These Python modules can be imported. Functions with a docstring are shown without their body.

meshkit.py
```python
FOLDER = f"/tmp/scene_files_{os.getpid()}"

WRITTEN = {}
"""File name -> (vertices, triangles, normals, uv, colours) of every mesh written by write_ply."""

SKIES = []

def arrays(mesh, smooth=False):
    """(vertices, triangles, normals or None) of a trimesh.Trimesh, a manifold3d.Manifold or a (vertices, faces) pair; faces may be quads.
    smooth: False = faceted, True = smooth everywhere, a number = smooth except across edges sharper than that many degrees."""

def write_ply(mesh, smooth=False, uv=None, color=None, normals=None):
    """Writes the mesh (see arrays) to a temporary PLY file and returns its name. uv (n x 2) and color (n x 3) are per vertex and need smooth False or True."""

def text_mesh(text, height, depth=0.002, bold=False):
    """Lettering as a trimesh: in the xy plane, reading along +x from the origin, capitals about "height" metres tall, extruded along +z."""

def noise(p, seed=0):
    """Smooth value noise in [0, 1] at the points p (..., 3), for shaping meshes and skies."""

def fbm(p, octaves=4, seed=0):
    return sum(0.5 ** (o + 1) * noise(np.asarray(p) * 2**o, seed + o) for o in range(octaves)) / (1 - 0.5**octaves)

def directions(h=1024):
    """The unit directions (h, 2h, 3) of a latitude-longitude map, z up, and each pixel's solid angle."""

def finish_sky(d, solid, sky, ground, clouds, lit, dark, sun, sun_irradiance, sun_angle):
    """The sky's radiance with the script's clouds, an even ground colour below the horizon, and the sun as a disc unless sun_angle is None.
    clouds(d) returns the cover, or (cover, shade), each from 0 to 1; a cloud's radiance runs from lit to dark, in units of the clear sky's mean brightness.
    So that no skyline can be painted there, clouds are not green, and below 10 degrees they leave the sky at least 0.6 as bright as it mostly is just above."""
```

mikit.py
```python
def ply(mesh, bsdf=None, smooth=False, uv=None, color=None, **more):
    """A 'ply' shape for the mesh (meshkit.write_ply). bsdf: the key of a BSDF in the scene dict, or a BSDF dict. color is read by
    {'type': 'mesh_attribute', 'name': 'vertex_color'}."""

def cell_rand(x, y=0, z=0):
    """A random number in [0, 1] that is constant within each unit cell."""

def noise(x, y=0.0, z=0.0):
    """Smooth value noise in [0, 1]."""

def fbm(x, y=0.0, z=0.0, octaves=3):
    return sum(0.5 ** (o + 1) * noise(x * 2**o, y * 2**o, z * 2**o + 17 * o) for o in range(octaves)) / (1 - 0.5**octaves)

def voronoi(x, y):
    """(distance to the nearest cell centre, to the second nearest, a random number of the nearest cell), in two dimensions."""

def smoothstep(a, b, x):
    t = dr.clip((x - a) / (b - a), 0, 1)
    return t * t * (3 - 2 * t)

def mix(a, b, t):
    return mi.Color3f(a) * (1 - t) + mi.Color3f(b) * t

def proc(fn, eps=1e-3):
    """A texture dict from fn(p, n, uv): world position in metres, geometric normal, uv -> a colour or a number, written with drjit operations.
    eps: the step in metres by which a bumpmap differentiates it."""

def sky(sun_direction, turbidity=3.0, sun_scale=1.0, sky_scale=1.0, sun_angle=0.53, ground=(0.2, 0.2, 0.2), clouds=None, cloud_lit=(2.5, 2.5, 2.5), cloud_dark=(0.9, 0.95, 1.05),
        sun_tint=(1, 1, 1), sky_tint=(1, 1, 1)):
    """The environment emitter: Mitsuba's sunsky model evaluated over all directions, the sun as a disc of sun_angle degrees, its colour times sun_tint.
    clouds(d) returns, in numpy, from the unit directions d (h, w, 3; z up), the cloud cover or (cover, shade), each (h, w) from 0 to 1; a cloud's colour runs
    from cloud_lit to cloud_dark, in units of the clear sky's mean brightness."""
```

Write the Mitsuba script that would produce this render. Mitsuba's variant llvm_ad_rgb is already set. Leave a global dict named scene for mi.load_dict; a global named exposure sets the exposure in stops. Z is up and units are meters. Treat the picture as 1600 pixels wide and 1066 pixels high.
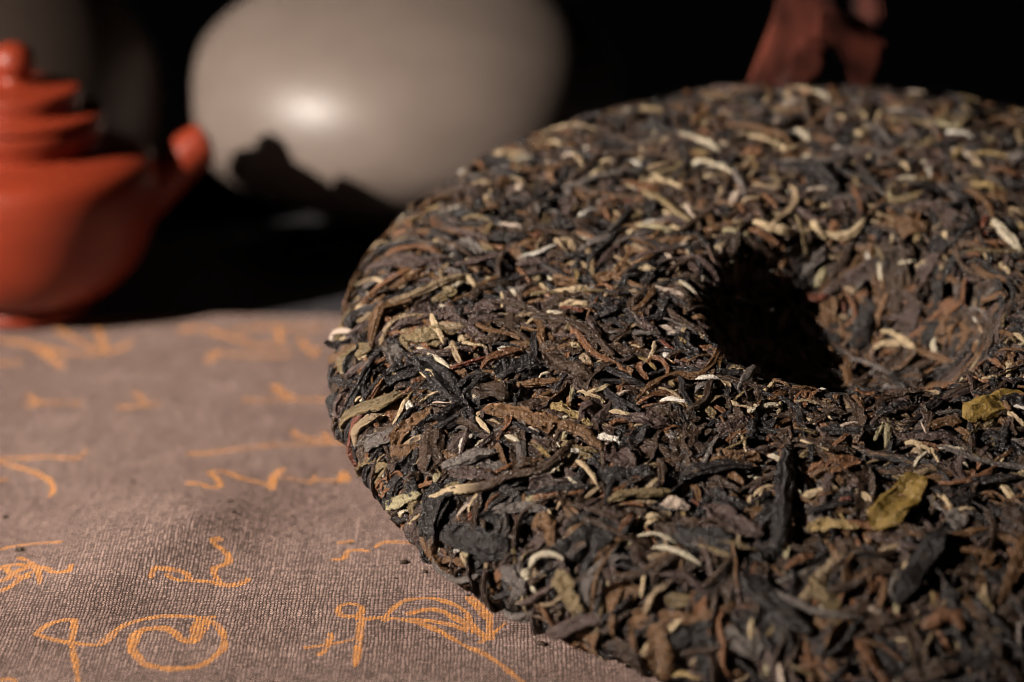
import math
import numpy as np, trimesh, shapely
import drjit as dr
import mitsuba as mi
import mikit, meshkit
from scipy.interpolate import PchipInterpolator, CubicSpline
from shapely.geometry import LineString, Polygon, Point
from shapely.ops import unary_union

T = mi.ScalarTransform4f
scene, labels = {}, {}
MM = 0.001

# ------------------------------------------------------------------ camera, light, exposure
CAM = np.array([-66.0, -537.8, 210.7])                     # millimetres
PITCH = math.radians(18.0)
FWD = np.array([0, math.cos(PITCH), -math.sin(PITCH)])
scene['camera'] = {'type': 'thinlens', 'fov': math.degrees(2 * math.atan(800 / 4500)), 'fov_axis': 'x',
                   'aperture_radius': 5.6 * MM, 'focus_distance': 531 * MM, 'near_clip': 0.01, 'far_clip': 20.0,
                   'to_world': T().look_at(origin=(CAM * MM).tolist(), target=((CAM + FWD * 500) * MM).tolist(), up=[0, 0, 1])}
LPOS = np.array([-928.0, -495.0, 524.0])                    # the one hard lamp: left of the camera, low
LTARGET = np.array([-95.0, 75.0, 20.0])
scene['key_lamp'] = {'type': 'spot', 'to_world': T().look_at(origin=(LPOS * MM).tolist(), target=(LTARGET * MM).tolist(), up=[0, 0, 1]),
                     'intensity': {'type': 'rgb', 'value': [11.2, 10.0, 8.8]}, 'beam_width': 4.0, 'cutoff_angle': 18.0}
scene['room_light'] = {'type': 'constant', 'radiance': {'type': 'rgb', 'value': [0.0007, 0.0007, 0.0008]}}
exposure = 0.0

# ------------------------------------------------------------------ helpers
def put(key, mesh, bsdf, smooth=True, color=None, uv=None):
    """mesh in millimetres: (v, f), Trimesh"""
    if not isinstance(mesh, tuple):
        mesh = (np.array(mesh.vertices), np.array(mesh.faces))
    k, i = key, 0
    while k in scene:
        i += 1
        k = f'{key}_{i:03d}'
    scene[k] = mikit.ply((np.asarray(mesh[0], float) * MM, mesh[1]), bsdf, smooth=smooth, color=color, uv=uv)
    return k

def tag(key, label, category, group=None, kind=None):
    labels[key] = {'label': label, 'category': category}
    if group: labels[key]['group'] = group
    if kind: labels[key]['kind'] = kind

def join(parts):
    vs, fs, cs, at = [], [], [], 0
    for p in parts:
        vs.append(p[0]); fs.append(np.asarray(p[1]) + at); at += len(p[0])
        if len(p) > 2: cs.append(p[2])
    return np.vstack(vs), np.vstack(fs), (np.vstack(cs) if cs else None)

def grid_faces(n, m, close_m=True):
    i, j = np.meshgrid(np.arange(n - 1), np.arange(m if close_m else m - 1), indexing='ij')
    a = i * m + j; b = i * m + (j + 1) % m; c = (i + 1) * m + (j + 1) % m; d = (i + 1) * m + j
    return np.concatenate([np.stack([a, b, c], -1).reshape(-1, 3), np.stack([a, c, d], -1).reshape(-1, 3)])

def lathe(profile, n=96, smooth_n=None):
    p = np.array(profile, float)
    if smooth_n:
        q = np.r_[0, np.cumsum(np.linalg.norm(np.diff(p, axis=0), axis=1))]
        t = np.linspace(0, q[-1], smooth_n)
        p = np.stack([PchipInterpolator(q, p[:, 0])(t), PchipInterpolator(q, p[:, 1])(t)], -1)
    a = np.linspace(0, 2 * np.pi, n, endpoint=False)
    v = np.stack([p[:, :1] * np.cos(a), p[:, :1] * np.sin(a), np.repeat(p[:, 1:], n, 1)], -1).reshape(-1, 3)
    return v, grid_faces(len(p), n)[:, ::1]

def sweep(points, radii, m=20, squash=1.0, caps=True):
    p = np.array(points, float); t0 = np.arange(len(p)); k = 40
    tt = np.linspace(0, len(p) - 1, k)
    c = CubicSpline(t0, p)(tt); r = PchipInterpolator(t0, radii)(tt)
    tan = np.gradient(c, axis=0); tan /= np.linalg.norm(tan, axis=1, keepdims=True)
    ref = np.array([0, 1.0, 0.15]); b = np.cross(tan, ref); b /= np.linalg.norm(b, axis=1, keepdims=True); n = np.cross(b, tan)
    a = np.linspace(0, 2 * np.pi, m, endpoint=False)
    v = c[:, None] + r[:, None, None] * (np.cos(a)[None, :, None] * b[:, None] + squash * np.sin(a)[None, :, None] * n[:, None])
    v = v.reshape(-1, 3); f = grid_faces(k, m)
    if caps:
        v = np.vstack([v, c[:1] - tan[:1] * r[0] * .3, c[-1:] + tan[-1:] * r[-1] * .35])
        j = np.arange(m); f = np.vstack([f, np.stack([j * 0 + k * m, (j + 1) % m, j], 1), np.stack([j * 0 + k * m + 1, (k - 1) * m + j, (k - 1) * m + (j + 1) % m], 1)])
    tm = trimesh.Trimesh(v, f, process=False); 
    if tm.volume < 0: f = f[:, ::-1]
    return v, f

# ------------------------------------------------------------------ materials
def rgb(*c): return {'type': 'rgb', 'value': list(c)}
def two(b): return {'type': 'twosided', 'bsdf': b}

PX, PY = 0.66, 0.80        # thread pitch of the linen, millimetres
def weave(p):
    x = p.x * 1000 + 0.36 * mikit.noise(p.x * 900, p.y * 160) + .22 * mikit.noise(p.x * 900, p.y * 900, 7); y = p.y * 1000 + 0.36 * mikit.noise(p.x * 160, p.y * 900, 5) + .22 * mikit.noise(p.x * 900, p.y * 900, 3)
    i, j = dr.floor(x / PX), dr.floor(y / PY)
    fx, fy = x / PX - i, y / PY - j
    a, b = dr.sqrt(dr.maximum(dr.sin(fx * math.pi), 0)), dr.sqrt(dr.maximum(dr.sin(fy * math.pi), 0))
    par = (i + j) - 2 * dr.floor((i + j) / 2)
    over = dr.select(par > .5, 1.0, 0.0)
    lift = 0.35 + 0.65 * mikit.cell_rand(i, j, 3)
    return (over * a * (0.35 + 0.65 * dr.sin(fy * math.pi)) + (1 - over) * b * (0.35 + 0.65 * dr.sin(fx * math.pi))) * lift
def weave_bump(p, n, uv):
    return weave(p) + 0.25 * mikit.noise(p.x * 9000, p.y * 9000, p.z * 9000)
def linen_colour(p, n, uv):
    w = weave(p)
    patch = mikit.fbm(p.x * 60, p.y * 60, 3.0)
    thread = mikit.noise(p.x * 1600, p.y * 160) * .35 + mikit.noise(p.x * 160, p.y * 1600, 9) * .35 + mikit.noise(p.x * 2300, p.y * 2300, 4) * .3
    c = mikit.mix([0.238, 0.158, 0.135], [0.322, 0.224, 0.193], patch)
    return c * (0.30 + 0.84 * mikit.smoothstep(.1, .75, w)) * (0.6 + 0.8 * thread)
def ink_colour(p, n, uv):
    w = weave(p)
    worn = mikit.smoothstep(.5, .75, mikit.noise(p.x * 2600, p.y * 2600)) * .6 + mikit.smoothstep(.5, .8, mikit.fbm(p.x * 420, p.y * 420)) * .25
    c = mikit.mix([0.60, 0.245, 0.062], [0.66, 0.295, 0.09], mikit.fbm(p.x * 300, p.y * 300))
    c = mikit.mix(c, [0.36, 0.23, 0.18], worn)
    return mikit.mix([0.30, 0.135, 0.055], c, mikit.smoothstep(.1, .55, w))
def cloth_mat(fn):
    return two({'type': 'bumpmap', 'arbitrary': mikit.proc(weave_bump, eps=4e-5), 'scale': 0.00042,
                'bsdf': {'type': 'principled', 'base_color': mikit.proc(fn), 'roughness': 0.8, 'specular': 0.25, 'sheen': 0.3}})
scene['linen'] = cloth_mat(linen_colour)
scene['orange_ink'] = cloth_mat(ink_colour)

def leaf_bump(p, n, uv):
    a = mikit.noise(p.x * 3100, p.y * 3100, p.z * 3100); b = mikit.noise(p.x * 1500 + 40, p.y * 1500, p.z * 1500)
    return 1.1 * mikit.noise(p.x * 9000, p.y * 9000, p.z * 9000) + 1.5 * dr.abs(2 * a - 1) + 2.2 * dr.abs(2 * b - 1)
scene['leaf'] = two({'type': 'bumpmap', 'arbitrary': mikit.proc(leaf_bump, eps=4e-5), 'scale': 0.00013,
                     'bsdf': {'type': 'principled', 'base_color': {'type': 'mesh_attribute', 'name': 'vertex_color'}, 'roughness': 0.30, 'specular': 0.5}})
def clay_bump(p, n, uv):
    return mikit.fbm(p.x * 1500, p.y * 1500, p.z * 1500)
def clay(col, rough, spec=.5, vary=.12, sheen=0.0):
    def fn(p, n, uv):
        return mi.Color3f(col) * (1 - vary + 2 * vary * mikit.fbm(p.x * 90, p.y * 90, p.z * 90))
    return two({'type': 'bumpmap', 'arbitrary': mikit.proc(clay_bump, eps=1e-4), 'scale': 0.00006,
                'bsdf': {'type': 'principled', 'base_color': mikit.proc(fn), 'roughness': rough, 'specular': spec, 'sheen': sheen}})
scene['red_clay'] = clay([0.205, 0.027, 0.010], 0.42, .4, sheen=.3)
scene['grey_clay'] = clay([0.158, 0.125, 0.107], 0.43, .45, .14)
scene['dark_clay'] = clay([0.045, 0.032, 0.026], 0.45, .35, .08)
def table_fn(p, n, uv):
    return mi.Color3f([0.034, 0.033, 0.036]) * (0.6 + 0.8 * mikit.fbm(p.x * 900, p.y * 70, 1))
scene['black_wood'] = two({'type': 'principled', 'base_color': mikit.proc(table_fn), 'roughness': 0.7, 'specular': 0.1})
def rosewood_fn(p, n, uv):
    g = mikit.fbm(p.x * 260, p.y * 260, p.z * 70); k = mikit.noise(p.x * 120, p.y * 120, p.z * 150)
    return mikit.mix([0.008, 0.002, 0.0015], [0.095, 0.025, 0.016], mikit.smoothstep(.25, .8, .55 * g + .45 * k))
scene['rosewood'] = two({'type': 'principled', 'base_color': mikit.proc(rosewood_fn), 'roughness': 0.75, 'specular': 0.12})

# ------------------------------------------------------------------ table
def rbox(x0, x1, y0, y1, z0, z1, r=2.0):
    b = trimesh.creation.box((x1 - x0 - 2 * r, y1 - y0 - 2 * r, z1 - z0 - 2 * r))
    pts = np.vstack([b.vertices + r * d for d in trimesh.creation.icosphere(subdivisions=1).vertices])
    h = trimesh.convex.convex_hull(pts); h.apply_translation([(x0 + x1) / 2, (y0 + y1) / 2, (z0 + z1) / 2])
    return h
ty = np.linspace(-330, 300, 7)
for i in range(6):
    k = put('tea_table__plank', rbox(-560, 420, ty[i] + .15, ty[i + 1] - .15, -24, -1.2, 1.0), 'black_wood', smooth=30)
put('tea_table__underframe', rbox(-500, 360, -280, 255, -60, -24.2, 2), 'black_wood', smooth=30)
tag('tea_table', 'black wooden tabletop under the linen cloth and the teapots', 'table')

# ------------------------------------------------------------------ linen cloth with painted characters
ridge_a, ridge_b = np.array([-146.0, -44.0]), np.array([-118.0, 12.0])
rd = (ridge_b - ridge_a) / np.linalg.norm(ridge_b - ridge_a); rn = np.array([rd[1], -rd[0]])   # rn: towards the lower right
def cloth_z(x, y):
    x, y = np.asarray(x, float), np.asarray(y, float)
    p = np.stack([x, y, 0 * x], -1)
    near = np.clip((np.hypot(x - 5, y + 5) - 95) / 40, 0, 1)          # flat below the cake
    back = np.clip((105 - y) / 25, 0, 1)
    z = (meshkit.fbm(p / 34.0 + 7, 3, 4) - .5) * 2.4 * near * back + (meshkit.fbm(p / 9.0, 2, 8) - .5) * .35 * (0.25 + .75 * near)
    u = (p[..., :2] - ridge_a) @ rd; w = (p[..., :2] - ridge_a) @ rn
    along = np.exp(-((u - 32) / 30.0) ** 2)
    prof = np.where(w < 0, np.exp(-(w / 22.0) ** 2), np.exp(-(w / 11.0) ** 2))
    z = z + 4.6 * along * prof
    u2 = np.exp(-((y + 66) / 20.0) ** 2) * np.clip((x + 95) / 60, 0, 1)
    z = z - 1.4 * u2 * np.clip((-60 - y) / 20 + 1, 0, 1)
    hem = np.exp(-((back_edge(x) - y) / 2.2) ** 2) * .5
    return z + hem
def back_edge(x):
    return 129.5 - 0.0010 * (x + 150) ** 2 + 1.6 * np.sin(x / 23.0)
gx = np.linspace(-330, 190, 391); gv = np.linspace(0, 1, 330)
X = np.repeat(gx[:, None], len(gv), 1); Y = -270 + (back_edge(gx)[:, None] + 270) * gv[None]
Zc = cloth_z(X, Y)
def sheet(X, Y, Z, th):
    n, m = X.shape
    top = np.stack([X, Y, Z], -1).reshape(-1, 3); bot = np.stack([X, Y, Z - th], -1).reshape(-1, 3)
    f = grid_faces(n, m, False); N = n * m
    f = np.vstack([f, f[:, ::-1] + N])
    idx = np.arange(N).reshape(n, m)
    for e, flip in ((idx[0], 0), (idx[-1], 1), (idx[:, 0], 1), (idx[:, -1], 0)):
        a, b = e[:-1], e[1:]
        q = np.vstack([np.stack([a, b, b + N], 1), np.stack([a, b + N, a + N], 1)])
        f = np.vstack([f, q[:, ::-1] if flip else q])
    v = np.vstack([top, bot])
    if trimesh.Trimesh(v, f, process=False).volume < 0: f = f[:, ::-1]
    return v, f
put('linen_cloth', sheet(X, Y, Zc, 0.55), 'linen', smooth=50)
tag('linen_cloth', 'brown linen cloth painted with orange brush characters under the tea cake', 'cloth')

WRITING = [
    [(1.03,[(-151.6,-60.9),(-146.4,-54.9),(-145.7,-55.2),(-144.8,-64.3),(-143.0,-72.6),(-141.3,-80.9)]),(1.27,[(-151.6,-61.2),(-148.4,-63.4),(-144.8,-64.6),(-140.0,-65.7),(-138.8,-63.4),(-137.0,-58.3),(-133.1,-54.3),(-128.9,-52.8),(-124.5,-53.1),(-120.4,-53.1)]),(1.37,[(-121.8,-54.3),(-122.8,-63.4),(-123.6,-64.3),(-125.1,-63.4),(-127.2,-60.1),(-129.7,-58.3),(-132.3,-58.9),(-133.9,-62.0),(-133.8,-66.2),(-132.3,-70.4),(-129.9,-74.2),(-126.3,-75.8),(-122.1,-75.0),(-118.9,-71.2),(-117.4,-66.2),(-117.9,-61.5),(-120.1,-55.7),(-121.8,-54.3)]),(1.04,[(-123.0,-53.4),(-123.5,-58.6),(-123.6,-62.9)])],
    [(0.94,[(-95.9,-46.9),(-94.1,-47.8),(-93.5,-49.9),(-94.1,-52.3),(-95.6,-52.8),(-97.3,-52.3),(-98.0,-49.9),(-97.5,-47.8),(-95.9,-46.9)]),(1.15,[(-93.6,-53.4),(-93.4,-61.5),(-93.6,-73.9)]),(0.69,[(-102.8,-66.0),(-99.0,-64.8),(-93.6,-62.0)]),(1.03,[(-98.7,-60.3),(-99.1,-66.2),(-100.1,-69.0)]),(1.03,[(-93.4,-54.3),(-89.4,-53.1),(-83.5,-54.9),(-79.1,-58.6),(-74.6,-64.3),(-71.7,-67.1),(-68.8,-71.2),(-66.0,-76.6),(-62.7,-83.2)]),(1.06,[(-89.1,-54.3),(-87.8,-48.4),(-85.0,-44.5),(-81.4,-43.9),(-78.4,-45.4),(-75.2,-49.0),(-73.0,-55.7),(-70.1,-61.5)]),(1.52,[(-84.8,-51.1),(-80.7,-49.0),(-76.3,-52.8),(-71.2,-60.1)]),(1.16,[(-84.7,-53.7),(-78.8,-54.9),(-73.5,-58.6)]),(1.41,[(-73.7,-43.9),(-71.9,-48.4),(-70.1,-54.3),(-70.0,-61.2)])],
    [(0.87,[(-99.6,-16.7),(-97.2,-15.7)]),(0.86,[(-100.1,-25.2),(-98.0,-24.3),(-97.8,-21.0),(-95.7,-20.4),(-93.7,-21.0)]),(0.87,[(-92.4,-18.7),(-90.3,-16.1),(-85.9,-16.7)])],
    [(0.97,[(-133.9,-36.3),(-133.2,-33.2),(-130.2,-32.9),(-127.5,-33.8),(-126.5,-36.3),(-122.0,-36.3)]),(0.96,[(-130.9,-35.1),(-128.6,-36.6),(-126.5,-36.3)]),(1.32,[(-122.0,-36.3),(-118.9,-37.8),(-115.9,-35.1)]),(1.1,[(-122.4,-19.7),(-123.9,-20.7),(-120.4,-24.9),(-120.1,-27.5),(-122.6,-30.7),(-122.1,-33.8),(-120.1,-37.5)])],
    [(0.87,[(-166.2,-20.7),(-160.6,-19.4),(-153.3,-20.4)]),(1.09,[(-160.2,-25.9),(-157.5,-29.1),(-155.6,-33.2),(-154.6,-38.1)]),(1.09,[(-164.5,-30.7),(-160.6,-28.8),(-157.2,-30.7),(-154.7,-31.6),(-151.9,-33.8),(-149.7,-33.8),(-149.6,-31.6)]),(1.21,[(-163.6,-36.3),(-161.4,-35.1),(-159.5,-31.6),(-157.2,-30.7)]),(0.96,[(-162.8,-40.9),(-160.2,-38.8),(-157.9,-33.8),(-155.8,-31.9)]),(0.97,[(-162.2,-30.0),(-159.1,-34.1),(-157.2,-34.7)])],
    [(1.08,[(-174.8,29.4),(-165.6,30.5),(-158.0,29.0),(-155.9,34.0)]),(1.19,[(-174.7,28.6),(-168.7,24.8),(-164.0,20.6),(-160.5,15.1),(-159.4,10.3),(-159.7,7.8)]),(0.92,[(-172.7,17.3),(-170.4,18.8)])],
    [(1.21,[(-133.7,31.7),(-128.1,32.1),(-125.5,33.6)]),(0.82,[(-125.5,33.6),(-120.3,35.6),(-109.6,38.8),(-100.8,40.0)]),(1.1,[(-113.2,46.4),(-110.9,42.8),(-107.1,41.6),(-102.2,40.4)]),(0.82,[(-106.7,46.0),(-104.3,40.4)])],
    [(1.69,[(-131.4,9.2),(-129.0,8.5)]),(1.05,[(-129.0,8.5),(-126.6,6.0),(-125.0,7.8),(-126.5,13.6),(-128.3,18.0),(-126.1,18.8),(-121.1,14.3),(-116.2,10.7),(-114.8,8.9)]),(1.31,[(-114.9,8.5),(-114.9,16.2),(-113.5,21.8)]),(0.66,[(-115.0,17.3),(-111.4,15.8),(-107.3,14.7),(-106.7,18.8)]),(0.66,[(-106.1,16.5),(-100.2,16.5)]),(1.06,[(-101.1,16.5),(-100.8,21.8),(-99.6,17.3)])],
    [(1.0,[(-125.4,67.4),(-118.7,67.4),(-113.0,67.4),(-105.8,66.9)]),(1.43,[(-119.5,77.5),(-116.8,71.3),(-113.7,67.4)])],
    [(0.99,[(-173.6,61.8),(-168.8,64.3),(-161.5,64.3)]),(1.0,[(-173.8,69.1),(-170.9,64.3)])],
    [(0.99,[(-152.4,61.8),(-147.4,63.5),(-144.1,65.2)]),(0.86,[(-150.1,70.8),(-147.2,65.2)])],
    [(1.8,[(-187.3,111.2),(-180.8,108.7),(-173.1,97.7),(-170.0,92.0)]),(1.5,[(-175.0,104.8),(-166.1,100.5),(-159.1,103.9),(-156.2,110.7)]),(1.21,[(-174.9,119.6),(-170.0,112.1),(-163.6,103.9)]),(1.37,[(-165.9,121.1),(-163.5,112.1),(-161.2,103.4)]),(1.04,[(-185.0,93.0),(-180.1,94.8)])],
    [(1.52,[(-145.2,118.6),(-141.3,121.1),(-136.3,116.6),(-130.9,111.6),(-124.8,107.3),(-118.8,107.3)]),(1.79,[(-136.6,97.2),(-134.8,101.5)]),(1.53,[(-131.6,118.6),(-122.9,121.6),(-121.2,110.7)]),(1.2,[(-134.9,102.4),(-122.7,99.6),(-117.5,100.5)]),(1.8,[(-112.5,99.6),(-111.7,104.3)]),(1.08,[(-121.3,120.6),(-111.3,120.6)]),(1.06,[(-116.1,112.1),(-114.0,103.4)])],
    [(0.78,[(-155.9,-80.9),(-153.3,-79.8),(-152.0,-81.4)])],
    [(0.81,[(-71.7,-62.9),(-67.2,-54.9)])],
]


crng = np.random.default_rng(5)
def stroke_cells(strokes):
    """the printed area, cut along the threads into small cells that follow the cloth"""
    polys = []
    for w, pts in strokes:
        p = np.array(pts)
        if len(p) > 2:
            q = np.r_[0, np.cumsum(np.linalg.norm(np.diff(p, axis=0), axis=1))]
            tt = np.linspace(0, q[-1], max(8, int(q[-1] / .7)))
            p = np.stack([PchipInterpolator(q, p[:, 0])(tt), PchipInterpolator(q, p[:, 1])(tt)], -1)
        else:
            tt = np.linspace(0, 1, 12)[:, None]; p = p[0] * (1 - tt) + p[1] * tt
        ww = w * .64 * (0.5 + 1.0 * meshkit.fbm(np.stack([p[:, 0], p[:, 1], 0 * p[:, 0]], -1) / 3.0, 2, 3)) * (1 - .3 * np.linspace(0, 1, len(p)) ** 3)
        for a, b, r in zip(p[:-1], p[1:], ww):
            polys.append(LineString([a, b]).buffer(r, quad_segs=4))
    u = unary_union(polys)
    c = 0.31
    x0, y0, x1, y1 = u.bounds
    ii = np.arange(math.floor(x0 / c), math.ceil(x1 / c)); jj = np.arange(math.floor(y0 / c), math.ceil(y1 / c))
    I, J = np.meshgrid(ii, jj, indexing='ij')
    I, J = I.ravel(), J.ravel()
    jit = (meshkit.noise(np.stack([I * .5, J * .5, 0 * I], -1), 5) - .5) * .25
    on = shapely.contains_xy(u, (I + .5 + jit) * c, (J + .5 + jit) * c)
    on &= meshkit.fbm(np.stack([I * .55, J * .2, 0 * I], -1), 2, 6) > .17            # the dry brush skips some threads
    I, J = I[on], J[on]
    keys, inv = np.unique(np.concatenate([np.stack([I + a, J + b], 1) for a, b in ((0, 0), (1, 0), (1, 1), (0, 1))]), axis=0, return_inverse=True)
    inv = inv.reshape(4, -1)
    xy = keys * c
    v = np.stack([xy[:, 0], xy[:, 1], cloth_z(xy[:, 0], xy[:, 1]) + .06], -1)
    return v, np.vstack([inv[[0, 1, 2]].T, inv[[0, 2, 3]].T])
for s in WRITING:
    put('linen_cloth__painted_character', stroke_cells(s), 'orange_ink', smooth=True)

# ------------------------------------------------------------------ red clay teapot on the back edge of the cloth
TP = np.array([-184.4, 133.0, 0.9])
def at(m, o): return (np.asarray(m[0]) * [1, 1, .97 if o is TP else 1] + o, m[1])
foot = [(0, 2.2), (10, 2.2), (11.5, 0.0), (15.3, 0.0), (16.2, 1.0), (16.0, 2.6), (14.2, 3.6), (13.6, 4.6), (0, 4.6)]
body = [(0, 3.6), (13.4, 3.9), (19.0, 5.2), (24.5, 9.0), (29.0, 15.0), (31.8, 22.5), (33.3, 29.0), (33.7, 33.5), (33.4, 36.4), (32.2, 38.7), (29.8, 40.2), (26.0, 41.2), (20.0, 41.8), (19.4, 42.3), (19.6, 43.5),
        (20.8, 47.5), (20.6, 48.9), (19.0, 49.0), (18.3, 47.0), (18.0, 42), (26, 34), (20, 12), (0, 6)]
lid = [(0, 47.0), (17.8, 47.2), (18.0, 49.2), (20.2, 49.4), (21.0, 50.2), (20.7, 51.2), (18.4, 51.7), (16.3, 52.0), (15.6, 52.8), (15.8, 55.8), (15.3, 57.0), (13.5, 57.4), (8, 57.8), (4.2, 58.7), (3.4, 60.0), (0, 60.4)]
put('red_teapot__foot', at(lathe(foot, 96, 80), TP), 'red_clay', smooth=40)
put('red_teapot__body', at(lathe(body, 128, 160), TP), 'red_clay', smooth=60)
put('red_teapot__lid', at(lathe(lid, 96, 120), TP), 'red_clay', smooth=50)
kn = trimesh.creation.icosphere(subdivisions=3, radius=5.3); kn.vertices *= [1, 1, .9]
put('red_teapot__lid__knob', at((kn.vertices, kn.faces), TP + [0, 0, 61.6]), 'red_clay')
spout_dir = np.array([.95, .26, 0]); 
def along(r, h): return TP + spout_dir * r + np.array([0, 0, h])
put('red_teapot__spout', sweep([along(27, 25), along(33, 29), along(38, 33.2), along(42.5, 36.8), along(46.0, 38.8)], [7.0, 6.2, 5.6, 5.4, 5.0], 28), 'red_clay')
put('red_teapot__handle', sweep([along(-27, 38), along(-38, 43), along(-49, 38), along(-50, 26), along(-41, 16), along(-25, 14)], [4.2, 3.8, 3.6, 3.5, 3.3, 3.6], 24), 'red_clay')
tag('red_teapot', 'red clay teapot with round lid knob and stubby spout on the cloth edge', 'teapot')

# ------------------------------------------------------------------ grey and dark clay pots behind
GP = np.array([-95.8, 232.0, -1.2])
a = np.linspace(-1.18, 1.25, 70)
def se(x, e): return math.copysign(abs(x) ** e, x)
gb = [(0, 3.2), (21.0, 3.2)] + [(60.0 * se(math.cos(t), .92), 29.0 + (26.2 if t < 0 else 39.5) * se(math.sin(t), .92)) for t in a] + [(13.0, 66.6), (0, 66.6)]
put('grey_pot__body', at(lathe(gb, 128), GP), 'grey_clay', smooth=40)
put('grey_pot__foot', at(lathe([(0, 0), (21.5, 0), (22.3, .8), (21.8, 5.0), (0, 5.0)], 96), GP), 'grey_clay', smooth=40)
put('grey_pot__lid', at(lathe([(0, 66.4), (21.5, 66.4), (22.2, 68.0), (19.5, 70.0), (6, 72), (3.4, 73.5), (4.6, 77), (4.0, 80), (0, 81)], 96, 60), GP), 'grey_clay', smooth=40)
tag('grey_pot', 'large round taupe grey clay pot behind the tea cake', 'pot')
DP = np.array([-215.0, 219.0, -1.2])
db = [(0, 3.2), (19.0, 3.2)] + [(56.0 * math.cos(t), 29.0 + (27.0 if t < 0 else 50) * math.sin(t)) for t in a] + [(14.0, 76.8), (0, 76.8)]
put('dark_pot__body', at(lathe(db, 128), DP), 'dark_clay', smooth=40)
put('dark_pot__foot', at(lathe([(0, 0), (19.5, 0), (20.3, .8), (19.8, 5.0), (0, 5.0)], 96), DP), 'dark_clay', smooth=40)
put('dark_pot__lid', at(lathe([(0, 76.6), (16.5, 76.6), (17.2, 78.2), (15.5, 80.2), (6, 82.6), (3.4, 84), (4.6, 87.6), (4.0, 90.6), (0, 91.6)], 96, 60), DP), 'dark_clay', smooth=40)
tag('dark_pot', 'dark brown clay pot in the gloom behind the red teapot', 'pot')

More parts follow.
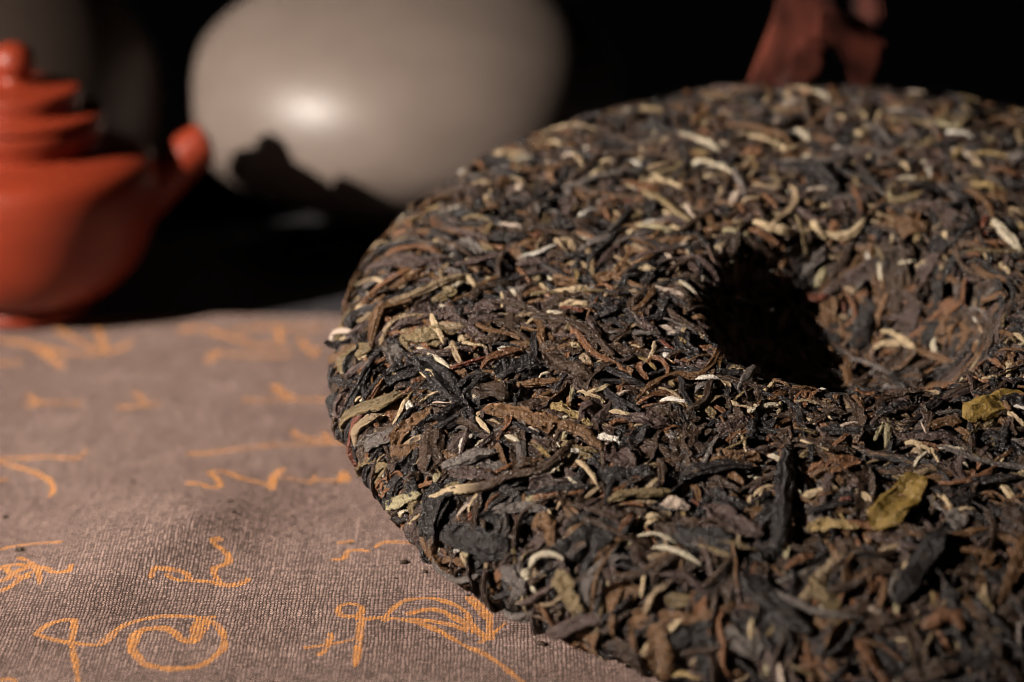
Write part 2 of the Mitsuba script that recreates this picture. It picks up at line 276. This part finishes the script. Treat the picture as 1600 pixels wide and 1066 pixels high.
# ------------------------------------------------------------------ rosewood stand that props the back of the cake up
def plate(poly, y0, y1, lean=0.0, yaw=0.0):
    """polygon in x, z extruded in y with bevelled edges; lean tips the top backwards"""
    P = Polygon(poly); d = y1 - y0; b = min(1.2, d * .2)
    parts = []
    rings = [(P.buffer(-b), y0), (P, y0 + b), (P, y1 - b), (P.buffer(-b), y1)]
    m1 = trimesh.creation.extrude_polygon(P, d - 2 * b, engine='earcut'); 
    m2 = trimesh.creation.extrude_polygon(P.buffer(-b), d, engine='earcut')
    out = []
    for m, yy in ((m1, y0 + b), (m2, y0)):
        v = np.array(m.vertices); w = np.stack([v[:, 0], yy + v[:, 2], v[:, 1]], -1); cx_ = P.centroid.x; w[:, 1] += lean * (w[:, 2] - P.centroid.y) + yaw * (w[:, 0] - cx_)
        out.append(trimesh.Trimesh(w, m.faces[:, ::-1], process=False))
    return trimesh.util.concatenate(out)
YW = 110.0
put('cake_stand__left_leg', plate([(-19.5, -1), (-7.5, -1), (-3.6, 56), (-2.6, 64), (1.0, 69), (5, 76), (9.5, 86), (1.5, 93), (-4, 88), (-6.2, 77), (-11.5, 62)], YW - 5, YW + 5), 'rosewood', smooth=30)
put('cake_stand__right_leg', plate([(15.5, -1), (25, -1), (17.5, 55), (15.6, 62.0), (18.2, 69), (18.4, 73.5), (12.0, 77), (7, 81.5), (3, 81), (3, 74.5), (7.6, 73.0), (10.6, 67), (12.2, 61)], YW - 5.6, YW + 4.4, -.08, .28), 'rosewood', smooth=30)
put('cake_stand__carved_knob', plate([(-2.8, 65.5), (0.5, 64.2), (4.2, 66.0), (5.4, 69.5), (4.0, 73.0), (0.6, 74.6), (-2.2, 71.5)], YW - 9, YW - 3, .3, .25), 'rosewood', smooth=20)
put('cake_stand__lower_block', plate([(-9.5, 50), (-1.6, 50), (-1.0, 60), (-1.8, 66.2), (-5.6, 67.2), (-8.2, 62)], YW - 8, YW - 2, .25, -.55), 'rosewood', smooth=20)
put('cake_stand__top_block', plate([(9.5, 81), (11.5, 77), (15.5, 75.5), (18, 79.5), (17, 86), (13.5, 90), (9.5, 87)], YW - 4, YW + 4, .2, -.45), 'rosewood', smooth=30)
put('cake_stand__support_ledge', rbox(-34, 38, 74, YW - 4.6, 33.0, 41.4, 1.5), 'rosewood', smooth=30)
put('cake_stand__base', rbox(-40, 44, YW - 12, YW + 14, .4, 7, 1.5), 'rosewood', smooth=30)
tag('cake_stand', 'dark red carved wooden stand rising behind the tea cake', 'stand')

# ------------------------------------------------------------------ the pressed tea cake
TILT = math.radians(15.7); LIFT = 23.3
PROF = np.array([(0, 4), (12, 4.6), (20, 7.2), (25, 12), (27.6, 17), (29.6, 21.6), (33, 23.6), (45, 24.2), (60, 23.6), (75, 22.9), (85, 21.5), (93, 18.4), (98.3, 14.0), (100, 9.8), (98, 5), (92, 1.5), (84, 0)], float)
pq = np.r_[0, np.cumsum(np.linalg.norm(np.diff(PROF, axis=0), axis=1))]
Rf, Zf = PchipInterpolator(pq, PROF[:, 0]), PchipInterpolator(pq, PROF[:, 1]); SMAX = pq[-1]
dRf, dZf = Rf.derivative(), Zf.derivative()
ROT = np.array([[1, 0, 0], [0, math.cos(TILT), -math.sin(TILT)], [0, math.sin(TILT), math.cos(TILT)]])
def to_world(p): return p @ ROT.T + [0, 0, LIFT]
def surf(s, t):
    """point and outward normal on the cake's mean surface"""
    s = np.clip(s, 0.3, SMAX - .1)
    r, z = Rf(s), Zf(s); r = r * (1 + .034 * np.clip((r - 45) / 50, 0, 1) * (.5 + .5 * np.cos(t - 1.0))); dr_, dz_ = dRf(s), dZf(s); L = np.hypot(dr_, dz_) + 1e-9
    wob = 1.1 * (meshkit.fbm(np.stack([r * np.cos(t), r * np.sin(t), z], -1) / 13.0 + 40, 2, 21) - .5)
    n = np.stack([-dz_ / L * np.cos(t), -dz_ / L * np.sin(t), dr_ / L], -1)
    return np.stack([r * np.cos(t), r * np.sin(t), z], -1) + n * wob[..., None] * 1.6, n

TONE = {'black': (.021, .0175, .017), 'darkbrown': (.046, .028, .0185), 'mauve': (.066, .043, .037), 'brown': (.125, .066, .031), 'grey': (.115, .096, .086), 'rust': (.16, .074, .036),
        'red': (.13, .045, .028), 'olive': (.165, .118, .060), 'greytan': (.26, .185, .112), 'tan': (.46, .345, .21), 'gold': (.29, .20, .085), 'yellow': (.22, .14, .035), 'paleolive': (.33, .28, .165),
        'pale': (.49, .42, .31), 'palepink': (.46, .36, .29), 'white': (.56, .51, .44)}
def piece(path_s, path_t, width, thick, rng, tone, h0, n, m, roll=0.0, twist=0.0, cup=0.0, taper=(.35, .35), ridge=.12, crumple=.12, dip=.8, curl=0.0, fold=0.0, wave=.55):
    k = len(path_s); u0 = np.linspace(0, 1, k); u = np.linspace(0, 1, n)
    s = (CubicSpline(u0, path_s) if k > 2 else lambda q: np.interp(q, u0, path_s))(u)
    t = (CubicSpline(u0, path_t) if k > 2 else lambda q: np.interp(q, u0, path_t))(u)
    P, N = surf(s, t)
    h = h0 - dip * np.abs(2 * u - 1) ** 3.5 + .22 * width * (meshkit.noise(np.stack([u * 3.2 + rng.uniform(0, 90), 0 * u, 0 * u], -1)) - .5) + curl * (u - .5) ** 2
    C = P + N * h[:, None]
    Tn = np.gradient(C, axis=0); Tn /= np.linalg.norm(Tn, axis=1, keepdims=True) + 1e-9
    B = np.cross(N, Tn); B /= np.linalg.norm(B, axis=1, keepdims=True) + 1e-9
    N2 = np.cross(Tn, B)
    ang = roll + twist * (u - .5)
    Bx = np.cos(ang)[:, None] * B + np.sin(ang)[:, None] * N2; Nx = -np.sin(ang)[:, None] * B + np.cos(ang)[:, None] * N2
    tp = np.minimum(1, np.minimum(taper[0] + (1 - taper[0]) * (u / .22) ** .7, taper[1] + (1 - taper[1]) * ((1 - u) / .28) ** .7))
    tp = tp * (0.82 + .36 * meshkit.noise(np.stack([u * 4.5 + rng.uniform(0, 90), 0 * u, 0 * u], -1)))
    ph = np.linspace(0, 2 * np.pi, m, endpoint=False)
    R = 1 + ridge * (rng.random(m) * 2 - 1)[None, :] + ridge * .8 * (meshkit.noise(np.stack(np.broadcast_arrays(u[:, None] * 5 + rng.uniform(0, 50), np.arange(m)[None] * .9, 0.), -1)) * 2 - 1)
    cx = np.sign(np.cos(ph)) * np.abs(np.cos(ph)) ** .75; cy = np.sign(np.sin(ph)) * np.abs(np.sin(ph)) ** .9
    x = .5 * width * tp[:, None] * cx[None] * R
    y = .5 * thick * (tp[:, None] ** .5) * cy[None] * R + cup * width * ((cx ** 2)[None] - .35) * tp[:, None] + fold * width * tp[:, None] * np.sin(cx[None] * 5.0 + rng.uniform(0, 6) + 4 * meshkit.noise(np.stack([u * 2.5 + rng.uniform(0, 60), 0 * u, 0 * u], -1))[:, None])
    V = C[:, None] + x[..., None] * Bx[:, None] + y[..., None] * Nx[:, None]
    q = V.reshape(-1, 3) / (wave * max(width, 1.0)) + rng.uniform(0, 50, 3)
    V = V + (np.stack([meshkit.fbm(q, 2, 1), meshkit.fbm(q, 2, 2), meshkit.fbm(q, 2, 3)], -1).reshape(V.shape) - .5) * 2 * crumple * min(width, 3.0)
    V = V + (np.stack([meshkit.noise(q * 3.1, 4), meshkit.noise(q * 3.1, 5), meshkit.noise(q * 3.1, 6)], -1).reshape(V.shape) - .5) * 1.1 * crumple * min(width, 2.0)
    # colour: fibres along the piece, a different tip
    base = np.array(TONE['tan' if tone == 'tipped' else 'brown' if tone == 'streaked' else tone])
    st = rng.random(m); st = .5 * st + .25 * (np.roll(st, 1) + np.roll(st, -1))
    fib = meshkit.noise(np.stack(np.broadcast_arrays(u[:, None] * n * .35, np.arange(m)[None] * 1.7, rng.uniform(0, 99)), -1))
    val = .62 + .45 * st[None] + .55 * (fib - .35)
    col = base * val[..., None]
    if tone == 'tipped':
        w = np.clip((u - .22) / .14, 0, 1)[:, None, None]; col = col * (1 - w) + np.array(TONE['darkbrown']) * 1.3 * val[..., None] * w
    elif tone == 'streaked':
        w = np.clip((st - .55) * 6, 0, 1)[None, :, None] * np.clip(fib * 2, 0, 1)[..., None]; col = col * (1 - w) + np.array((.26, .14, .07)) * val[..., None] * w
    elif base.max() < .09:
        w = np.clip((st[None] * .6 + fib * .8 - .92) * 4, 0, 1)[..., None] * rng.choice([0, .25, .8]); col = col * (1 - w) + np.array((.17, .095, .05)) * val[..., None] * w
    else:
        w = np.clip((fib - .6) * 3, 0, 1)[..., None] * .6; col = col * (1 - w) + base * .35 * w
    V = V.reshape(-1, 3); f = grid_faces(n, m); N0 = n * m; j = np.arange(m)
    V = np.vstack([V, C[:1], C[-1:]])
    f = np.vstack([f, np.stack([j * 0 + N0, (j + 1) % m, j], 1), np.stack([j * 0 + N0 + 1, (n - 1) * m + j, (n - 1) * m + (j + 1) % m], 1)])
    col = np.clip(np.vstack([col.reshape(-1, 3), col[0].mean(0)[None], col[-1].mean(0)[None]]), .004, .9)
    return V, f[:, ::-1], col

HERO = [
    ('strand','tipped',1.49,[(108.5,3.718),(104.7,3.744),(101.5,3.783),(98.1,3.818),(94.6,3.831),(90.5,3.866),(84.8,3.857),(80.7,3.84)]),
    ('strand','olive',2.04,[(112.9,3.399),(110.1,3.399),(106.0,3.425),(102.8,3.443),(99.3,3.447)]),
    ('strand','greytan',1.55,[(111.9,3.464),(109.4,3.451),(107.2,3.456),(104.4,3.464)]),
    ('leaf','brown',2.24,[(105.0,3.569),(103.1,3.543),(100.0,3.539),(96.2,3.526)]),
    ('bud','pale',1.21,[(93.7,3.294),(91.4,3.347),(89.2,3.412)]),
    ('leaf','black',3.59,[(95.5,3.316),(93.3,3.377),(91.8,3.456),(91.1,3.53)]),
    ('bud','tan',1.68,[(94.6,3.382),(93.7,3.408),(92.7,3.456)]),
    ('curl','palepink',1.51,[(111.9,3.12),(111.9,3.089),(108.8,3.115),(106.0,3.15)]),
    ('leaf','olive',2.34,[(109.4,3.251),(107.5,3.229),(104.7,3.233),(102.2,3.238)]),
    ('strand','black',1.88,[(106.6,3.124),(106.3,3.098),(103.7,3.098),(100.3,3.115),(98.4,3.098),(96.2,3.094)]),
    ('strand','brown',1.99,[(102.2,3.238),(100.9,3.163),(100.0,3.129),(97.8,3.115),(94.0,3.107)]),
    ('strand','red',0.84,[(89.2,3.412),(85.5,3.412),(81.4,3.399)]),
    ('strand','rust',1.2,[(83.9,3.438),(79.5,3.403),(74.7,3.395)]),
    ('strand','greytan',0.98,[(88.9,3.216),(86.7,3.242),(83.6,3.246)]),
    ('strand','tan',0.86,[(90.2,3.168),(89.2,3.251),(88.6,3.299)]),
    ('strand','greytan',1.21,[(87.0,3.299),(87.3,3.351),(87.0,3.403)]),
    ('leaf','mauve',2.29,[(101.2,3.696),(99.0,3.748),(96.5,3.809)]),
    ('bud','tan',1.17,[(90.2,3.613),(90.5,3.652),(90.5,3.683)]),
    ('bud','pale',0.92,[(88.9,3.713),(88.0,3.761)]),
    ('leaf','paleolive',1.74,[(115.1,3.617),(110.4,3.674),(107.5,3.696)]),
    ('curl','rust',1.19,[(55.2,3.635),(53.0,3.635),(53.0,3.709),(55.8,3.779)]),
    ('strand','brown',1.31,[(64.0,3.809),(59.6,3.787),(56.4,3.779),(52.7,3.792),(46.4,3.822),(23.0,3.129)]),
    ('bud','white',1.07,[(51.1,3.848),(48.2,3.931)]),
    ('bud','white',0.82,[(59.9,3.879),(57.7,3.958)]),
    ('leaf','gold',1.98,[(77.9,3.687),(76.0,3.726),(75.1,3.814)]),
    ('leaf','streaked',2.79,[(88.6,3.595),(83.9,3.656),(80.4,3.735),(78.2,3.8),(77.9,3.91)]),
    ('leaf','white',1.5,[(76.0,3.862),(74.4,3.923)]),
    ('bud','tan',1.14,[(83.6,3.892),(84.8,3.949),(86.7,3.997)]),
    ('strand','olive',1.57,[(89.2,4.054),(85.5,4.088),(81.7,4.158)]),
    ('bud','pale',1.1,[(94.9,4.202),(94.3,4.25),(95.2,4.311)]),
    ('curl','pale',1.33,[(106.9,4.006),(105.0,4.006),(103.4,4.023),(103.1,4.054)]),
    ('leaf','yellow',4.66,[(53.6,5.088),(51.7,5.24),(51.1,5.432)]),
    ('leaf','yellow',5.8,[(80.4,4.673),(74.4,4.73),(67.2,4.817)]),
    ('leaf','gold',1.99,[(82.0,4.507),(80.1,4.547),(80.4,4.625)]),
    ('leaf','mauve',3.32,[(81.7,4.254),(84.2,4.333),(85.8,4.407)]),
    ('strand','black',2.46,[(88.3,4.451),(76.9,4.433),(62.4,4.385)]),
    ('strand','black',2.81,[(95.5,4.398),(99.6,4.459),(104.4,4.538)]),
    ('strand','grey',1.51,[(97.1,4.451),(100.0,4.533),(100.9,4.634)]),
    ('strand','pale',1.66,[(51.4,0.759),(48.9,0.607),(47.3,0.441)]),
    ('strand','tan',1.15,[(13.2,1.069),(15.8,0.86),(17.7,0.589)]),
    ('strand','tan',0.9,[(18.0,1.082),(17.7,0.659)]),
    ('leaf','red',1.29,[(24.3,1.915),(24.9,1.641)]),
    ('strand','black',2.57,[(21.8,1.313),(11.7,1.322)]),
    ('strand','tan',1.56,[(37.8,1.684),(37.2,1.505),(40.7,1.401)]),
    ('strand','tan',1.43,[(40.0,1.754),(36.3,1.667)]),
    ('strand','tan',1.55,[(42.3,2.116),(39.7,2.033),(38.5,1.902)]),
    ('strand','mauve',1.41,[(108.2,2.884),(96.5,2.941),(89.2,2.928)]),
    ('strand','brown',1.18,[(111.0,3.033),(110.7,2.937),(110.7,2.832),(109.7,2.736),(108.5,2.653)]),
    ('strand','rust',1.14,[(105.3,3.05),(100.9,3.002),(95.9,2.963)]),
    ('strand','brown',1.14,[(103.4,3.081),(97.4,3.033),(92.4,2.967)]),
    ('strand','greytan',1.5,[(105.3,3.115),(97.4,3.107),(90.8,3.063),(84.5,3.015)]),
    ('leaf','pale',1.62,[(81.0,2.011),(75.1,1.981),(70.6,1.942)]),
    ('leaf','pale',1.33,[(69.1,2.073),(61.8,1.963)]),
    ('leaf','tan',1.79,[(104.7,2.221),(92.7,2.173)]),
    ('strand','grey',1.48,[(66.5,1.553),(66.5,1.449),(66.2,1.318)]),
    ('leaf','white',1.63,[(79.2,1.196),(79.8,1.117)]),
    ('leaf','gold',2.11,[(61.2,1.004),(62.1,0.894)]),
    ('leaf','pale',1.36,[(75.7,1.662),(71.6,1.623)]),
    ('leaf','paleolive',1.5,[(82.3,1.257),(82.6,1.165)]),
    ('strand','black',2.65,[(62.1,1.654),(55.2,1.597),(48.9,1.549)]),
    ('strand','grey',1.84,[(101.5,3.696),(97.8,3.713),(92.7,3.748)]),
    ('leaf','mauve',3.94,[(69.4,3.831),(67.5,3.91),(65.3,3.984)]),
    ('leaf','black',4.06,[(81.7,3.478),(77.6,3.473),(72.8,3.482)]),
    ('leaf','palepink',2.23,[(84.5,4.158),(83.9,4.219)]),
    ('bud','pale',1.02,[(64.3,4.333),(66.5,4.424)]),
    ('leaf','grey',2.88,[(77.6,4.848),(81.0,4.878)]),
    ('leaf','rust',2.95,[(65.9,4.529),(63.4,4.581),(61.8,4.638)]),
    ('strand','black',3.26,[(97.8,4.695),(89.9,4.756),(82.9,4.817)]),
    ('strand','brown',1.74,[(98.7,4.891),(90.5,4.961),(85.5,5.0)]),
    ('leaf','rust',1.53,[(92.4,4.477),(88.0,4.529)]),
    ('strand','black',2.04,[(77.3,4.154),(72.2,4.211),(68.7,4.307)]),
    ('leaf','brown',3.7,[(108.8,4.259),(111.3,4.289),(117.9,4.294)]),
    ('strand','rust',1.93,[(102.2,4.739),(100.6,4.791),(103.1,4.808)]),
    ('leaf','grey',2.45,[(109.4,3.949),(110.1,3.984),(111.6,4.014)]),
    ('leaf','brown',2.91,[(100.6,3.962),(98.1,3.971),(101.9,4.014)]),
    ('leaf','grey',1.58,[(101.9,3.862),(99.0,3.896),(96.2,3.953)]),
    ('leaf','black',4.52,[(110.1,3.796),(107.5,3.87),(106.3,3.944)]),
    ('strand','mauve',1.98,[(117.6,4.067),(111.3,4.141),(110.4,4.176)]),
    ('leaf','olive',2.64,[(105.0,4.058),(107.8,4.097),(110.1,4.132)]),
    ('strand','grey',1.14,[(116.4,3.787),(117.0,3.831),(112.6,3.91)]),
    ('leaf','pale',1.2,[(110.1,2.758),(108.2,2.644)]),
    ('bud','white',1.23,[(106.6,2.47),(106.6,2.448)]),
    ('bud','white',1.2,[(76.0,2.221),(72.8,2.221)]),
    ('bud','pale',1.1,[(68.4,3.216),(65.0,3.246)]),
    ('bud','palepink',1.03,[(82.9,2.745),(77.9,2.74)]),
    ('bud','pale',1.0,[(43.2,2.954),(39.1,3.033)]),
    ('strand','olive',1.49,[(89.9,3.12),(86.4,3.102),(88.0,3.072)]),
]


KINDS = {'strand': dict(ridge=.30, crumple=.15, wave=1.25), 'leaf': dict(ridge=.16, crumple=.22, cup=.12, fold=.07), 'bud': dict(ridge=.22, crumple=.10, wave=1.2, taper=(.18, .1)), 'curl': dict(ridge=.14, crumple=.08)}
parts_list = []                # (rank, mesh, label)
rng = np.random.default_rng(11)
hero_pts = []
for kind, tone, w, pts in HERO:
    ps = np.array([p[0] for p in pts]); pt = np.array([p[1] for p in pts])
    th = w * {'strand': .8, 'leaf': .22, 'bud': .55, 'curl': .7}[kind]; w = w * (.72 if kind in ('bud', 'curl') else 1)
    p0, _ = surf(ps, pt); ln = np.linalg.norm(np.diff(p0, axis=0), axis=1).sum()
    kw = dict(KINDS[kind]); h0 = .45 + .35 * th
    if kind == 'leaf': kw['cup'] = rng.choice([-.12, .12, .2]); h0 = .6
    m = piece(ps, pt, w * 1.12, th, rng, tone, h0, int(np.clip(ln / .45, 14, 60)), 16, roll=rng.uniform(-.25, .25), twist=rng.uniform(-.6, .6), dip=.5, **kw)
    parts_list.append((1e9, m, tone + kind))
    for a_, b_ in zip(ps, pt): hero_pts.append((a_, b_, w))
hp, _ = surf(np.array([h[0] for h in hero_pts]), np.array([h[1] for h in hero_pts])); hw = np.array([h[2] for h in hero_pts])

def frame_xy(p):
    d = to_world(p) - CAM; up = np.cross([1.0, 0, 0], FWD); z = d @ FWD
    return 800 + 4500 * d[..., 0] / z, 533 - 4500 * (d @ up) / z, z

NAMES = ['black', 'darkbrown', 'mauve', 'brown', 'grey', 'rust', 'red', 'olive', 'greytan', 'tan', 'gold', 'paleolive', 'pale', 'palepink', 'white']
WB = np.array([.34, .28, .14, .12, .03, .04, .003, .015, .012, .006, .003, .002, .002, .001, .001]); WB /= WB.sum()
WS = np.array([.14, .17, .11, .15, .05, .095, .008, .06, .075, .085, .018, .012, .020, .010, .008]); WS /= WS.sum()
loose = []
# arc length is sampled by area r ds
sg = np.linspace(0.5, SMAX - .5, 600); cdf = np.cumsum(np.maximum(Rf(sg), 2.0) + 6 * ((sg > 16) & (sg < 34))); cdf /= cdf[-1]
def scatter(count, kind):
    for _ in range(count):
        s0 = np.interp(rng.random(), cdf, sg); t0 = rng.uniform(0, 2 * np.pi); r0 = max(Rf(s0), 3.0)
        inhole = s0 < 36; rim = s0 > 92
        side = rng.random()
        if kind == 'strand':
            ln, w = rng.uniform(6, 14) + 9 * rng.random() ** 4, rng.uniform(.7, 1.6); th = w * rng.uniform(.45, .9)
        elif kind == 'leaf':
            ln, w = rng.uniform(4.5, 12), rng.uniform(1.4, 3.4); th = rng.uniform(.35, .75)
        elif kind == 'bud':
            ln, w = rng.uniform(3.5, 9), rng.uniform(.7, 1.4); th = w * .4
        else:
            ln, w = rng.uniform(2.0, 7.5), rng.uniform(.4, 1.25); th = w * rng.uniform(.4, .8)
        if inhole: ln *= .8
        if kind == 'leaf' and s0 > 68 and math.sin(t0) < .1: ln *= 1.25; w *= 1.4
        if kind == 'leaf' and s0 > 42 and math.sin(t0) >= .1: w *= .85; ln *= .9
        if kind == 'leaf' and inhole: ln *= 1.3; w *= 1.25; th *= .7
        phi = rng.uniform(0, 2 * np.pi)
        if (inhole and rng.random() < .55): phi = rng.choice([0, np.pi]) + rng.normal(0, .45)
        if rim and rng.random() < .45: phi = rng.choice([0, np.pi]) + rng.normal(0, .6)
        k = 5; dphi = rng.normal(0, .30 if kind == 'strand' else .12); wig = rng.normal(0, .12)
        ps, pt = [s0], [t0]
        for j in range(k - 1):
            a_ = phi + dphi * (j - 1.5) / 1.5 + wig * math.sin(j * 2.1)
            ps.append(ps[-1] + math.cos(a_) * ln / (k - 1)); pt.append(pt[-1] + math.sin(a_) * ln / (k - 1) / max(float(Rf(np.clip(ps[-1], 0, SMAX))), 4.0))
        ps = np.clip(np.array(ps) , 1.0, SMAX - .3); pt = np.array(pt)
        ps += s0 - ps.mean() if 8 < s0 < SMAX - 15 else 0; ps = np.clip(ps, 1.0, SMAX - .3); pt += t0 - pt.mean()
        c, nn = surf(np.array([s0]), np.array([t0])); c, nn = c[0], nn[0]
        fx, fy, z = frame_xy(c); wn = nn @ ROT.T; view = CAM - to_world(c); view /= np.linalg.norm(view); facing = wn @ view
        seen = facing > -.12 and -120 < fx < 1720 and -150 < fy < 1250
        if s0 > 118 and facing < -.1 and rng.random() < .6: continue
        sharp = abs(z - 538) < 30 and seen
        if kind == 'scrap': h0 = rng.uniform(-1.4, .7)
        elif kind == 'leaf': h0 = rng.uniform(-1.2, .5)
        else: h0 = rng.uniform(-1.0, .75)
        if kind == 'scrap' and s0 > 72: h0 -= .45
        if inhole: h0 = h0 * .3 - (.75 if kind == 'scrap' else .15)
        loosen = np.clip((s0 - 84) / 18, 0, 1)
        dh = np.linalg.norm(hp - c, axis=1) - hw * .5
        if kind != 'scrap' and dh.min() < max(1.2, w * .5): h0 -= .9
        tone = NAMES[rng.choice(len(NAMES), p=WS if kind in ('scrap',) else WB)]
        if kind in ('strand', 'leaf') and tone in ('tan', 'gold', 'paleolive', 'pale', 'palepink', 'white'): tone = rng.choice(['brown', 'greytan', 'rust', 'olive'])
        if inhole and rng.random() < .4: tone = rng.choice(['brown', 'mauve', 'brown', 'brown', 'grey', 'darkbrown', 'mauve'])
        if kind == 'bud': tone = rng.choice(['tan', 'pale', 'greytan', 'gold', 'palepink', 'white', 'paleolive', 'olive', 'rust'])
        if seen:
            n_, m_ = (int(np.clip(ln / (.42 if sharp else .8), 6, 40)), (16 if sharp and kind != 'scrap' else 10))
        else:
            n_, m_ = int(np.clip(ln / 1.6, 5, 14)), 7
        kw = dict(KINDS['leaf' if kind == 'scrap' else kind])
        if kind in ('leaf', 'scrap'): kw['cup'] = rng.choice([-.15, .1, .22, .3]); kw['taper'] = (rng.uniform(.3, .9), rng.uniform(.2, .9))
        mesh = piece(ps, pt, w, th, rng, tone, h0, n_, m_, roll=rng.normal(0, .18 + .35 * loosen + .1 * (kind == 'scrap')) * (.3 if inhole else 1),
                     twist=rng.normal(0, 1.2 if kind == 'strand' else .5) * (.6 if inhole else 1), dip=rng.uniform(.2, 1.1) + .4 * loosen * rng.random(), curl=rng.uniform(-1.0, 1.2) * (kind == 'leaf'), **kw)
        if seen and kind != 'scrap' and 0 < fx < 1600 and 0 < fy < 1066:
            rank = ln * w * max(facing, .05) / z ** 2 * (1.0 if h0 > -.2 else .3) * 1e6
            parts_list.append((rank, mesh, tone + kind))
        else:
            loose.append(mesh)
scatter(1900, 'leaf'); scatter(2300, 'strand'); scatter(190, 'bud'); scatter(7500, 'scrap')
parts_list.sort(key=lambda p: -p[0])
keep = parts_list[:300]; loose += [p[1] for p in parts_list[300:]]

# the pressed core below the leaves
ns, nt = 150, 420
S, A = np.meshgrid(np.linspace(0.3, SMAX - .1, ns), np.linspace(0, 2 * np.pi, nt, endpoint=False), indexing='ij')
Pc, Nc = surf(S, A)
Pc = Pc + Nc * (-2.8 + 1.5 * (meshkit.fbm(Pc / 1.7, 3, 31) - .5))[..., None]
v = np.vstack([Pc.reshape(-1, 3), [[0, 0, Pc[0, :, 2].mean()], [0, 0, 0.6]]])
f = grid_faces(ns, nt); j = np.arange(nt); N0 = ns * nt
f = np.vstack([f, np.stack([j * 0 + N0, (j + 1) % nt, j], 1), np.stack([j * 0 + N0 + 1, (ns - 1) * nt + j, (ns - 1) * nt + (j + 1) % nt], 1)])
if trimesh.Trimesh(v, f, process=False).volume < 0: f = f[:, ::-1]
cc = np.array(TONE['darkbrown']) * (.35 + .6 * meshkit.fbm(v / 1.2, 2, 33))[:, None]
put('tea_cake', (to_world(v), f), 'leaf', smooth=True, color=cc)
tag('tea_cake', 'round pressed cake of dark tea leaves with a deep hollow in its middle', 'tea cake')
LEAF_LABELS = {0: 'long dark twisted stem with a tan tip near the left edge', 5: 'broad black leaf beside a pale bud', 7: 'pinkish white curled bud on the left rim', 20: 'small rust brown curled leaf tip',
               22: 'short white bud on the near rim of the hollow', 25: 'broad brown leaf with lighter stripes', 30: 'pale curled bud near the lower left edge', 31: 'large yellow leaf at the right edge', 32: 'crumpled yellow leaf on the near slope',
               33: 'narrow golden leaf below the crumpled yellow one', 38: 'pale straight stem at the right beyond the hollow', 39: 'light tan stem lying in the bottom of the hollow', 41: 'reddish leaf on the hollow wall'}
for li, (_, (pv, pf, pc), nm) in enumerate(keep):
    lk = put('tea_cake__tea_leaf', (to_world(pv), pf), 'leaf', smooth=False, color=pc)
    if li in LEAF_LABELS: labels[lk] = {'label': LEAF_LABELS[li]}
lv, lf, lc = join(loose)
k = put('tea_cake__small_leaves', (to_world(lv), lf), 'leaf', smooth=False, color=lc)
labels[k] = {'label': 'small scraps and deeper leaves pressed between the larger leaves', 'kind': 'stuff'}

# ------------------------------------------------------------------ crumbs of tea on the cloth
CR = [((-143.9, 13.6), .8, 'dark tea crumb on open cloth below the short curved stroke'), ((-161.0, -22.0), 1.2, 'largest black tea crumb, lying on the orange scribble at the left'),
      ((-122.1, -2.8), .8, None), ((-121.0, -8.0), .6, None), ((-166.9, -3.2), .8, None), ((-77.0, -35.4), 1.1, None), ((-86.6, -26.9), 1.3, None), ((-82.6, -31.4), .9, None), ((-71.6, -38.3), 1.4, None), ((-60.9, -63.2), 1.3, None),
      ((-97.4, -17.0), .6, None), ((-102.2, 14.5), .7, None), ((-87.9, -34.6), .5, None), ((-74.2, -42.5), .6, None)]
for (x, y), size, lab in CR:
    m = trimesh.creation.icosphere(subdivisions=2, radius=.5 * size); q = m.vertices
    q = q * [1.5, .8, .55] * (0.7 + .8 * meshkit.fbm(q / (.45 * size) + x, 2, 4))[:, None]
    an = rng.uniform(0, 3.1); q = np.stack([q[:, 0] * math.cos(an) - q[:, 1] * math.sin(an), q[:, 0] * math.sin(an) + q[:, 1] * math.cos(an), q[:, 2]], -1)
    k = put('tea_crumb', (q + [x, y, float(cloth_z(x, y)) + .22 * size], m.faces), 'leaf', smooth=True, color=np.tile(np.array(TONE['darkbrown']), (len(q), 1)))
    tag(k, lab or 'tiny dark tea crumb scattered on the linen cloth', 'crumb', None if lab else 'tea crumbs on the cloth')
